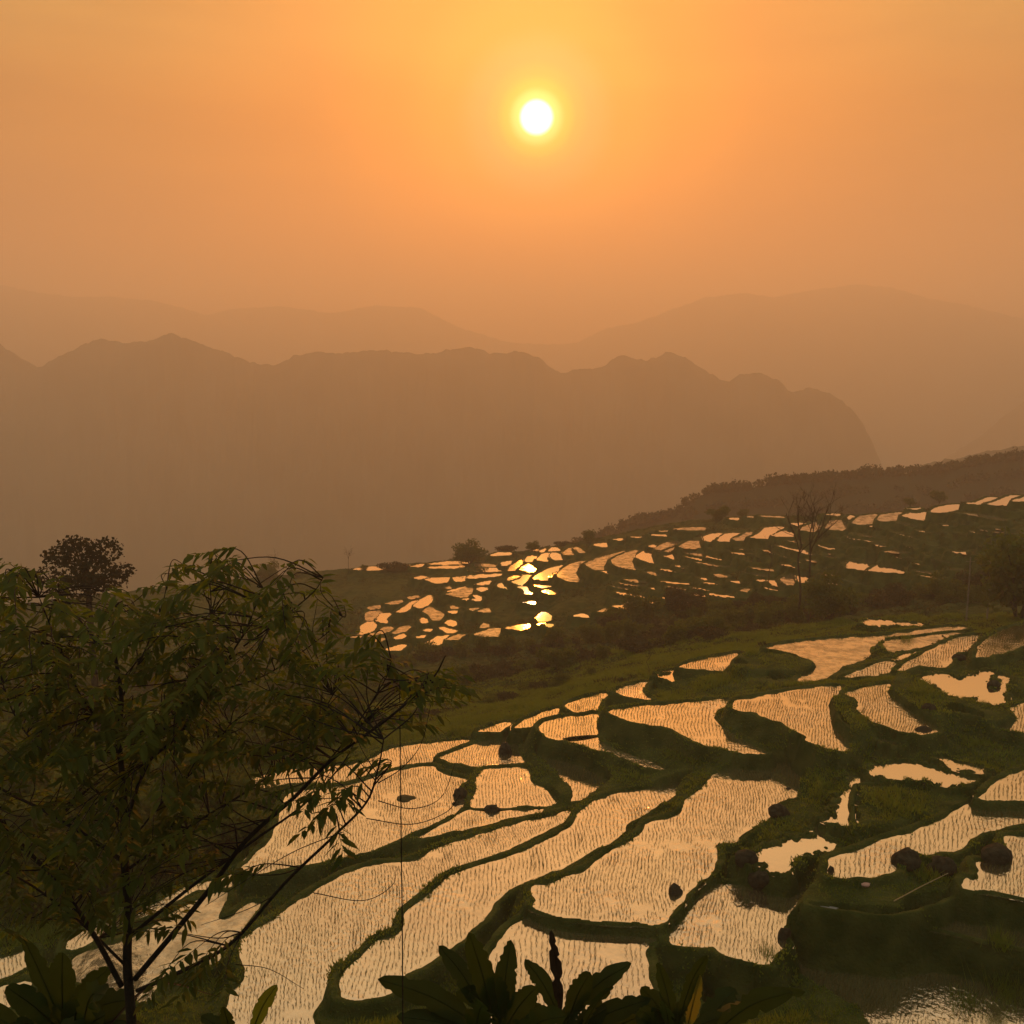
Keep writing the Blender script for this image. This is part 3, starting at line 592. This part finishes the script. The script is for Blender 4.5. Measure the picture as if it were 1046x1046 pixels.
for px, py, s in [(20,890,1.3),(70,905,1.0),(120,880,1.2),(165,868,.9),(215,850,1.1),(245,835,.8),(15,925,1.0),(60,930,.9),(110,915,1.0),(150,900,1.0),(195,880,1.0),(235,858,.8),(10,860,1.4),(60,868,1.3),(110,850,1.3),(160,835,1.2),(215,822,1.1),(300,775,.9),(30,830,1.4),(90,830,1.3),(150,815,1.3),(205,800,1.2),(260,775,1.2),(310,745,1.1),(350,735,1.0),(0,780,1.5),(60,770,1.5),(130,760,1.4),(190,745,1.5),(240,735,1.3),(290,715,1.3),(250,862,.8),(335,760,.8),
                  (20,720,1.5),(90,710,1.5),(150,700,1.5),(220,690,1.5),(300,680,1.4),(360,700,1.2)]:
    plant('bush', 2*rng.integers(0, 2), hit(px, py, 40), s*1.25, *GL, sink=.3)
SK = [('bush',400,583,1.2,'low rounded bush mass on the far terrace rim left of the sunlit paddies'),('tree',480,576,1.2,'round-crowned tree on the rim above the sunlit paddies'),
      ('bush',372,582,.6,'tiny shrub on the far rim between the bare sapling and the bush mass'),('tree',275,592,.9,'slim tree on the far rim just above the leafy tree'),('bush',300,588,.8,'shrub on the far rim right of the slim tree'),
      ('tree',545,562,.55,'small tree on the skyline above the curved sunlit terraces'),('bush',520,563,1.0,'low shrub on the skyline right of the round-crowned tree'),('bush',575,558,.8,'shrub on the skyline below the end of the wooded hill'),('bush',600,554,1.2,'shrub where the wooded hill meets the far terraces'),
      ('tree',735,532,.75,'dark tree on the upper edge of the far terraces below the wood'),('bush',757,527,.9,'shrub on the upper far terraces right of the dark tree'),('bush',960,512,1.2,'shrub above the top right far paddies'),('bush',930,516,.9,'bush beside the highest right-hand paddies')]
for kd, px, py, s, lb in SK:
    p = hit(px, py, 120); plant(kd, 0 if kd == 'tree' else rng.integers(0, 3), p, s*1.12, lb, 'tree' if kd == 'tree' else 'bush', sz=s*rng.uniform(.65, .85))

# bare trees
def bare_tree(name, base, H, seed, label, limbs=None, group=None):
    rs = np.random.default_rng(seed); root = empty(name, base, label, 'tree', group)
    tr, tw = MB(), MB()
    def grow_(p, d, ln, r, depth, mb):
        n = 5; P = [p]; dd = d
        for i in range(n):
            dd = dd + rs.normal(0, .10, 3) + [0, 0, .04]; dd /= np.linalg.norm(dd); P.append(P[-1]+dd*ln/n)
        mb.tube(P, np.linspace(r, r*.55, n+1), 5)
        if depth == 0: return
        for k in range(3 if depth > 1 else 4):
            q = P[2 + (k*2) % 4]; e = dd + rs.normal(0, .55, 3)*[1, 1, .6]; e[2] = abs(e[2])*.9+.15; e /= np.linalg.norm(e)
            grow_(q, e, ln*rs.uniform(.45, .7), r*.5, depth-1, tw)
    P = curve([(0,0,-.4), (rs.normal(0,.08),0,H*.25), (rs.normal(0,.12),0,H*.5), (rs.normal(0,.2),0,H*.62)], 4)
    tr.tube(P, np.linspace(.010*H, .006*H, len(P)), 7)
    for k in range(4):
        e = np.array([rs.normal(0,.45), rs.normal(0,.35), 1.]); e /= np.linalg.norm(e)
        grow_(P[-1-k], e, H*rs.uniform(.28, .4), .0048*H, 3, tw)
    tr.build('trunk', M_bark, root); tw.build('branches', M_bark, root); return root
b1, b2 = hit(815, 634, 80), hit(826, 636, 80)
bare_tree('bare_tree', b1, .130*b1[1], 3, 'tall leafless tree with bare twigs, the left one of the pair above the gully')
bare_tree('bare_tree', b2, .136*b2[1], 8, 'tall leafless tree with a forked top, the right one of the pair above the gully')
for px, py, h, lb in [(356,584,24,'small leafless sapling on the far terrace rim above the leafy tree'),(785,596,50,'thin leafless sapling left of the tall bare pair'),(663,690,30,'thin bare sapling on the near rim beside the narrow upper paddy'),(282,592,28,'bare thin-stemmed tree on the far rim above the leafy tree'),(956,600,32,'thin bare sapling left of the pale posts'),(928,590,24,'short bare sapling below the far bright paddies')]:
    p = hit(px, py, 60); bare_tree('bare_sapling', p, h/1000*p[1], int(px), lb)

# two thin posts
M_post = mat('weathered pole', (.22,.19,.15), .8, (.14,.12,.09), 8)
for px, lb in ((987,'thin pale post behind the upper paddies, the left of two'), (1008,'thin pale post behind the upper paddies, the right of two')):
    p = hit(px, 634, 70); h = .068*p[1]
    r = empty('post', p, lb, 'post', 'pair of thin posts')
    b = MB(); b.tube([(0,0,-.5), (.03,0,h*.5), (0,0,h)], [.10, .085, .07], 8); b.build('pole', M_post, r)
    b = MB(); b.tube([(-.45,0,h*.93), (.45,0,h*.93)], [.035,.03], 6); b.build('crossbar', M_post, r)

# ------------------------------------------------------------------ rocks, mud, stick and bright scraps on the banks
M_rock = mat('dark stone', (.020,.017,.011), .95, (.050,.044,.028), 4, .08, bump=.7, bscale=6)
def rock(name, px, py, wpx, hpx, label, m=M_rock, cat='rock', flat=1.0, lift=0):
    p = hit(px, py + hpx*.35, 34); s = p[1]/FPX; w, h = wpx*s/2, hpx*s/2*1.15
    nu, nv = 11, 8; V = []
    ox = rng.random(3)*40
    for j in range(nv+1):
        ph = math.pi*j/nv
        th = np.arange(nu)*2*np.pi/nu
        d = np.stack([np.sin(ph)*np.cos(th), np.sin(ph)*np.sin(th), np.cos(ph)+0*th], -1)
        r = .62 + .72*fbm(d[:, 0]*1.5+ox[0]+d[:, 2], d[:, 1]*1.5+ox[1]-d[:, 2]*.8, 2)
        V.append(d*r[:, None]*[w, w*.8, h*flat])
    V = np.array(V); I = np.arange(nv)[:, None]*nu; j = np.arange(nu)[None]; k = (j+1) % nu
    F = np.stack([I+j, I+nu+j, I+nu+k, I+k], -1).reshape(-1, 4)
    o = mesh(name, V, F, m, None, False); o.location = [float(v) for v in (p[0], p[1], p[2]+h*flat*.15+lift)]
    return tag(o, label, cat)
for r in [(690,908,17,20,'dark pointed boulder in the large paddy beside the thick bund'),(796,826,24,15,'dark flat-topped boulder jutting into the big central paddy'),(805,806,7,6,'tiny dark stone alone in the far corner of the big central paddy'),
          (777,893,28,20,'rounded boulder on the bund below the small clear pond'),(763,872,26,18,'brown boulder at the grassy corner left of the clear pond'),(926,874,31,22,'dark boulder on the bank edge, left of two below the long right paddy'),(962,882,30,26,'rounded boulder on the bank edge, right of two below the long right paddy'),
          (1017,868,34,22,'large dark boulder in the far right paddy under the short bund'),(516,764,16,20,'dark upright boulder in the small paddy near the terrace rim'),(471,808,16,17,'dark boulder on the bund left of the square paddy'),(465,821,11,8,'small stone in the water left of the square paddy'),
          (502,825,16,11,'muddy stone lump on the thin bund under the square paddy'),(1015,697,15,8,'dark boulder in the clear pond at upper right'),(980,671,15,9,'boulder on the bank between the two upper right paddies'),(943,745,19,9,'low flat rock at the near tip of the upper right planted paddy'),
          (801,951,14,24,'dark upright boulder at the corner of the glittering paddy'),(848,888,8,14,'small dark stone at the left tip of the long right paddy'),(949,721,14,8,'greyish rock in the dark grass below the clear pond'),(892,775,9,5,'tiny stone on the grassy ridge'),(880,661,8,3,'tiny dark lump in the weedy top paddy')]:
    rock('boulder', *r)
M_mud = mat('wet mud', (.035,.034,.014), .8, (.05,.05,.02), 3)
rock('mud_mound', 414, 815, 26, 9, 'oval island of mud in the big left paddy crossed by the thin pole', M_mud, 'mound', .8)
rock('mud_mound', 357, 956, 8, 3, 'tiny speck of mud in the long left paddy', M_mud, 'mound')
M_pale = mat('pale plastic', (.26,.26,.27), .6, (.20,.20,.20), 6); M_pink = mat('pink cloth', (.50,.30,.26), .8, (.42,.24,.20), 6)
rock('basin_lid', 848, 925, 22, 4, 'pale flat oval sheet lying on the dark bank edge', M_pale, 'sheet', .25, .04)
rock('cloth_scrap', 883, 902, 13, 7, 'pale pink scrap lying on the grassy bench', M_pink, 'scrap', .6, .05)
M_bamboo = mat('dry bamboo', (.30,.24,.13), .6, (.20,.16,.08), 12)
a, b = hit(913, 923), hit(968, 899); a[2] += .12; b[2] += .35
s_ = MB(); s_.tube([a, (a+b)/2+[0,0,.03], b], [.03,.028,.02], 6); tag(s_.build('bamboo_stick', M_bamboo), 'dry bamboo stick lying across the grassy bench', 'stick')

# ------------------------------------------------------------------ the leafy tree in front, at the left
M_leaf = mat('glossy leaves', (.026,.042,.007), .6, (.066,.080,.013), 2, .15, .42, (.20,.23,.018))
M_twig = mat('dark bark', (.016,.012,.009), .85, (.03,.022,.016), 14, .2, bump=.4, bscale=60)
TD = 8.0; tbase = at(134, 1075, TD); tbase[2] = gz(tbase[0], tbase[1]) - .1
root = empty('leafy_tree', tbase, 'leafy tree with fanned dark branches filling the lower left foreground', 'tree')
skel = []
def limb(name, pp, d0, d1, r0, r1, parent=root, sides=8):
    P = np.array([at(x, y, TD + d0 + (d1-d0)*i/max(len(pp)-1, 1)) for i, (x, y) in enumerate(pp)])
    Q = curve(P, 6); b = MB(); b.tube(Q, np.linspace(r0*.74, r1*.8, len(Q)), sides)
    o = b.build(name, M_twig, parent, True, tbase); skel.append(Q[len(Q)//4:]); return o
Pt = [tuple(tbase)] ; 
b = MB(); Q = curve(np.array([tbase-[0,0,.2]] + [at(x, y, TD) for x, y in [(134,1040),(130,985),(131,930),(126,868),(127,815),(122,760),(124,712),(117,665),(114,620)]]), 6)
b.tube(Q, np.linspace(.047, .010, len(Q)), 10); b.build('trunk', M_twig, root, True, tbase); skel.append(Q[len(Q)//3:])
for pp, d0, d1, r0, r1 in [
    ([(126,880),(90,855),(45,828),(0,805),(-50,770)], 0, .5, .028, .010), ([(124,1007),(94,952),(55,898),(0,838),(-40,780)], 0, -.5, .034, .012), ([(127,985),(85,945),(25,900),(-30,880)], 0, .2, .018, .008),
    ([(138,1000),(209,915),(250,860),(300,815),(340,775),(395,735),(440,695),(455,670)], 0, -.9, .034, .006), ([(140,1012),(200,985),(240,960),(290,903),(340,855),(374,820),(386,786),(392,755)], 0, -1.3, .026, .006),
    ([(134,955),(199,903),(260,858),(310,822),(350,780),(370,740)], 0, .6, .024, .006), ([(132,887),(191,846),(260,803),(310,760),(340,710)], 0, .9, .020, .006), ([(131,862),(170,815),(200,785),(235,740)], 0, .3, .012, .005),
    ([(126,850),(149,783),(179,754),(209,709),(249,647),(268,600)], 0, -.3, .022, .006), ([(125,800),(165,735),(200,690),(215,630),(213,580)], 0, .5, .016, .005), ([(124,830),(72,786),(37,761),(10,720),(-10,650)], 0, .6, .016, .006),
    ([(123,760),(85,715),(60,660),(40,610)], 0, -.4, .014, .005), ([(121,720),(150,660),(165,620),(170,600)], 0, .4, .012, .005), ([(249,660),(290,630),(320,605),(330,590)], -.3, -.5, .010, .004), ([(119,690),(80,630),(60,605)], 0, .7, .010, .004),
    ([(300,815),(350,760),(390,700),(400,675)], -.5, -.4, .010, .004), ([(209,709),(270,690),(330,650),(350,630)], -.2, .3, .010, .004)]:
    limb('branch', pp, d0, d1, r0, r1)
SK_ = np.concatenate(skel)
ENV = np.array([(-40,590),(0,578),(30,592),(60,602),(100,602),(140,608),(160,600),(180,582),(205,568),(225,566),(245,582),(280,578),(308,586),(330,602),(350,628),(380,655),(405,672),(430,685),(465,680),(480,700),(470,728),(425,750),(380,752),(335,785),(290,795),(235,795),(215,900),(190,950),(130,965),(60,950),(0,960),(-40,960)], float)
cl = []
while len(cl) < 680:
    px, py = rng.uniform(-40, 485), rng.uniform(565, 960)
    if sdist(np.array([px]), np.array([py]), ENV)[0] > -3: continue
    if py > 800 and (px > 250 or rng.random() < (.15 if py < 870 else .5)): continue
    if px > 330 and rng.random() < .35: continue
    cl.append((px, py, TD + rng.uniform(-1.3, 1.5)))
cl += [(px+rng.normal(0,3), py, TD-.4+rng.random()) for px, py in [(215,563),(192,578),(160,598),(135,606),(60,596),(8,576),(30,594),(255,578),(300,574),(330,596),(350,618),(222,575),(440,690),(450,684),(462,690),(470,700),(478,706),(455,700),(430,700),(445,712),(462,716),(420,690),(410,705),(400,676)]]
cl += [(px, py, TD-1.2+rng.random()*.3) for px, py in [(255,800),(275,812),(330,800),(345,808),(352,815),(318,812),(338,822),(300,818),(385,782),(372,778),(246,890),(236,893),(322,838),(348,860),(365,775),(180,985),(200,990),(215,980),(160,1005),(230,1000),(190,1010)]]
tw, lf = MB(), []
def add_leaf(p, d, ln, w):
    d = d/np.linalg.norm(d); s = np.cross(d, [0,0,1.]+rng.normal(0,.35,3)); s /= np.linalg.norm(s)+1e-9; n = np.cross(s, d)
    a = p; m1 = p + d*ln*.32; m2 = p + d*ln*.68 - n*ln*.02 - np.array([0,0,ln*.05]); t = p + d*ln - np.array([0,0,ln*.16])
    lf.append([a, m1+s*w*.5+n*w*.15, m2+s*w*.42+n*w*.12, t, m2-s*w*.42+n*w*.12, m1-s*w*.5+n*w*.15, m1, m2])
for px, py, dd in cl:
    e = at(px, py, dd); j = np.argmin(((SK_-e)**2).sum(1) + .6*np.maximum(SK_[:, 2]-e[2]+.1, 0)); st = SK_[j]
    mid = (st+e)/2 + rng.normal(0, .06, 3) + [0, 0, .06]
    Q = curve([st, mid, e], 6); tw.tube(Q, np.linspace(.0065, .0025, len(Q)), 4)
    ax = Q[-1]-Q[-4]; ax /= np.linalg.norm(ax)+1e-9; ax[2] = ax[2]*.5 - .12
    nl = rng.integers(9, 17); big = rng.uniform(.85, 1.25)
    for k in range(nl):
        f = k/nl; p = e + ax*(f-.5)*.38; sd = np.cross(ax, [0,0,1.]); sd /= np.linalg.norm(sd)+1e-9
        d = sd*(1 if k % 2 else -1)*rng.uniform(.5, 1) + ax*rng.uniform(.3, 1.0) + np.array([0,0,rng.uniform(-.75, .15)])
        add_leaf(p, d, big*rng.uniform(.085, .15), big*rng.uniform(.026, .044))
# long hanging twigs without leaves
for pp in [[(386,818),(420,826),(450,815),(465,780)],[(374,836),(420,842),(455,830),(470,812)],[(320,912),(370,920),(400,905),(405,885)],[(386,800),(410,785),(430,760),(440,720)],[(350,850),(300,870),(250,900),(210,925)],[(280,915),(250,930),(205,945)],[(240,985),(275,990),(310,1010)],[(385,790),(372,770),(360,745)]]:
    P = np.array([at(x, y, TD-1.25) for x, y in pp]); tw.tube(curve(P, 7), np.linspace(.0042, .002, 7*(len(pp)-1)+1), 4)
LV = np.array(lf).reshape(-1, 3) - tbase; n = len(lf); o8 = np.arange(n)[:, None]*8
F4 = np.concatenate([o8+[1,2,7,6], o8+[6,7,4,5]]); F3 = np.concatenate([o8+[0,1,6], o8+[0,6,5], o8+[2,3,7], o8+[7,3,4]])
mesh('crown', LV, [F4, F3], M_leaf, root); tw.build('twigs', M_twig, root, False, tbase)

# round-crowned tree showing above it
D2 = 62.; c0 = at(88, 574, D2); g0 = gz(c0[0], c0[1])
r2 = empty('round_tree', (c0[0], c0[1], g0), 'dark round-crowned tree rising behind the top of the leafy tree', 'tree')
S = D2/FPX; lob = []
for px, py, w, h in [(82,566,26,16),(105,562,22,14),(60,568,18,12),(92,585,30,14),(125,583,14,10),(50,588,14,12),(75,555,14,9),(112,592,20,12),(80,600,30,16)]:
    p = at(px, py, D2 + rng.uniform(-1, 1)) - [c0[0], c0[1], g0]; lob.append((*p, w*S, w*S, h*S))
M_dark = mat('dark leaves', (.022,.020,.009), .8, (.035,.030,.014), 3, .1, .2, (.05,.045,.012))
V, F = leaf_faces(crown_points(3000, lob, .5), .13, asp=.7); mesh('crown', V, F, M_dark, r2)
b = MB(); cz = c0[2]-g0
b.tube(curve([(0,0,-.3), (.05,0,cz*.5), (0,0,cz*.93), (0,0,cz)], 5), np.linspace(.3, .12, 16), 8)
for l in lob: b.tube(curve([(0,0,cz*.9), (l[0]*.5, l[1]*.5, (cz*.9+l[2])/2+.05), l[:3]], 5), np.linspace(.12, .03, 11), 5)
b.build('trunk', M_bark, r2, True)

# ------------------------------------------------------------------ banana plants along the foot of the picture
M_ban = mat('banana leaf', (.012,.026,.006), .6, (.026,.044,.010), 3, .1, .32, (.06,.10,.012))
M_yel = mat('yellowing leaf', (.16,.13,.02), .5, (.10,.11,.02), 4, .3, .45, (.36,.30,.03))
M_dry = mat('dry leaf', (.035,.020,.012), .9, (.06,.035,.02), 6)
def banana_leaf(B, T, w, m, parent, origin, sag=.12, ragged=.25, twist=0.):
    B, T = np.asarray(B), np.asarray(T); ln = np.linalg.norm(T-B)
    Q = curve([B, B*.5+T*.5+[0,0,sag*ln], T], 12); n = len(Q); t = np.linspace(0, 1, n)
    wd = w*np.clip(np.sin(np.pi*np.clip((t-.12)/.9, 0, 1))**.55, 0, 1)*(1-.25*t); wd[-1] = 0.004
    Tn = np.gradient(Q, axis=0); Tn /= np.linalg.norm(Tn, axis=1)[:, None]
    view = Q/np.linalg.norm(Q, axis=1)[:, None]
    s0 = np.cross(Tn, view); s0 /= np.linalg.norm(s0, axis=1)[:, None]; n0 = np.cross(s0, Tn)
    tw_ = twist + .3*t; s = s0*np.cos(tw_)[:, None] + n0*np.sin(tw_)[:, None]; nn = np.cross(s, Tn)
    b = MB(); V = []
    for sg in (-1, 1):
        k = 1 - ragged*(rng.random(n) < .35)*rng.random(n)
        e = Q + sg*s*(wd*.5*k)[:, None] + nn*(wd*.03)[:, None]; h = Q + sg*s*(wd*.25)[:, None] + nn*(wd*.03)[:, None]
        V = np.concatenate([Q, h, e]); i = np.arange(n-1)
        b.add(V, np.concatenate([np.stack([i, i+1, n+i+1, n+i], -1), np.stack([n+i, n+i+1, 2*n+i+1, 2*n+i], -1)]))
    b.tube(Q, np.linspace(.010, .003, n), 5)
    return b.build('leaf', m, parent, True, origin)
BAN = [(505, 11.0, 'broad-leaved banana plant at bottom centre, its longest leaf pointing left', [((500,1052),(386,992),.36,0),((505,1040),(479,944),.34,0),((512,1050),(522,952),.38,0),((500,1050),(448,958),.30,0),((495,1055),(405,1030),.36,0),((515,1045),(500,985),.42,0),((520,1050),(548,1000),.36,0)]),
       (575, 11.6, 'banana plant at bottom centre with one dry brown drooping leaf', [((572,1045),(563,950),.20,2),((575,1040),(645,976),.34,0),((575,1040),(536,972),.28,0),((585,1050),(665,1012),.34,0),((580,1045),(603,985),.34,0),((570,1050),(530,1025),.36,0),((585,1055),(620,1022),.40,0)]),
       (690, 11.3, 'banana plant at lower right of centre with one yellowing upright leaf', [((708,1052),(716,996),.26,1),((690,1050),(722,968),.22,0),((685,1045),(655,1000),.30,0),((695,1060),(745,1030),.26,0),((690,1055),(672,975),.26,0)]),
       (62, 9.2, 'banana plant at the lower left corner with a tall pointed leaf', [((62,1040),(24,950),.26,0),((65,1040),(64,965),.34,0),((70,1045),(112,980),.30,0),((55,1045),(6,1000),.32,0),((70,1045),(140,1012),.34,0),((60,1050),(30,1018),.34,0),((66,1050),(96,1008),.34,0)]),
       (240, 10.0, 'young banana plant at the bottom edge showing one bright green blunt leaf', [((262,1062),(283,1006),.20,3),((240,1062),(205,1030),.22,0),((236,1062),(228,1020),.20,0)])]
M_lit = mat('fresh banana leaf', (.05,.09,.012), .45, (.06,.10,.016), 3, .3, .5, (.16,.24,.02))
for bx, D, lb, lv in BAN:
    o = at(bx, 1085, D); o[2] = gz(o[0], o[1]) - .1; r = empty('banana_plant', o, lb, 'banana plant')
    top = at(bx, 1050, D); b = MB(); Q = curve([o-[0,0,.2], (o+top)/2+[.03,0,0], top], 5); b.tube(Q, np.linspace(.11, .05, len(Q)), 10); b.build('pseudostem', M_ban, r, True, o)
    for (x0, y0), (x1, y1), w, kind in lv:
        dd = rng.uniform(-.35, .3)
        banana_leaf(at(x0*.6+bx*.4, y0+4, D), at(x1, y1+(8 if kind == 0 else 0), D+dd), w, [M_ban, M_yel, M_dry, M_lit][kind], r, o, sag=rng.uniform(.03, .12), ragged=.7 if kind == 2 else .3, twist=rng.uniform(-.7, .5))
    for q in range(0 if bx == 240 else 13):               # shorter leaves crowding round the stem
        x1 = bx + rng.normal(0, 62); y1 = rng.uniform(1004, 1068); dd = rng.uniform(-.9, .9)
        banana_leaf(at(bx + (x1-bx)*.25 + rng.normal(0, 8), 1064, D+dd*.4), at(x1, y1, D+dd), rng.uniform(.16, .46), M_dry if rng.random() < .05 else M_ban, r, o, sag=rng.uniform(.05, .25), ragged=.6, twist=rng.uniform(-1.3, 1.3))
# slender pole
a = at(411, 1075, 10.4); a[2] = gz(a[0], a[1])-.1; t_ = at(408, 690, 10.6)
b = MB(); b.tube(curve([a, at(411, 960, 10.45), at(409.5, 830, 10.5), t_], 6), np.linspace(.009, .006, 19), 6)
tag(b.build('bamboo_pole', M_twig), 'very thin dark pole standing upright in front of the left paddies', 'pole')

# low shrubs and grass tussocks at the foot of the slope below the viewpoint
def tussock(px, py, h, n, label, r0=30):
    p = hit(px, py, r0); B = np.c_[rng.normal(0, h*.35, n), rng.normal(0, h*.35, n), np.full(n, -.05)]
    V, F = blades(B, np.full(n, h), np.full(n, .03), .55, 1); o = mesh('grass_tussock', V, F, M_grass); o.location = [float(v) for v in p]
    return tag(o, label, 'grass')
tussock(1030, 1020, 1.3, 260, 'tall grass tussock in the bottom right corner'); tussock(985, 1030, .9, 200, 'grass tussock on the bottom edge left of the corner one'); tussock(1022, 965, .8, 200, 'grass tussock on the dark bank at the right edge')
tussock(925, 655, .9, 160, 'dark weed tuft in the top right planted paddy'); tussock(784, 977, .7, 120, 'grass tuft at the near tip of the glittering paddy')

# ------------------------------------------------------------------ the dusty air
hz = bpy.data.materials.new('dusty air'); hz.use_nodes = True; t = hz.node_tree; t.nodes.clear()
pv = t.nodes.new('ShaderNodeVolumePrincipled'); pv.inputs['Color'].default_value = (.98,.94,.87,1); pv.inputs['Density'].default_value = HAZE; pv.inputs['Anisotropy'].default_value = .42
t.links.new(pv.outputs[0], t.nodes.new('ShaderNodeOutputMaterial').inputs['Volume'])
x0, x1, y0, y1, z0, z1 = -5600, 5600, -300, 5200, -398, 385
V = [(x, y, z) for z in (z0, z1) for y in (y0, y1) for x in (x0, x1)]
tag(mesh('haze', V, np.array([[0,2,3,1],[4,5,7,6],[0,1,5,4],[2,6,7,3],[0,4,6,2],[1,3,7,5]]), hz), kind='stuff', label='dusty golden haze hanging over the whole valley', cat='haze')
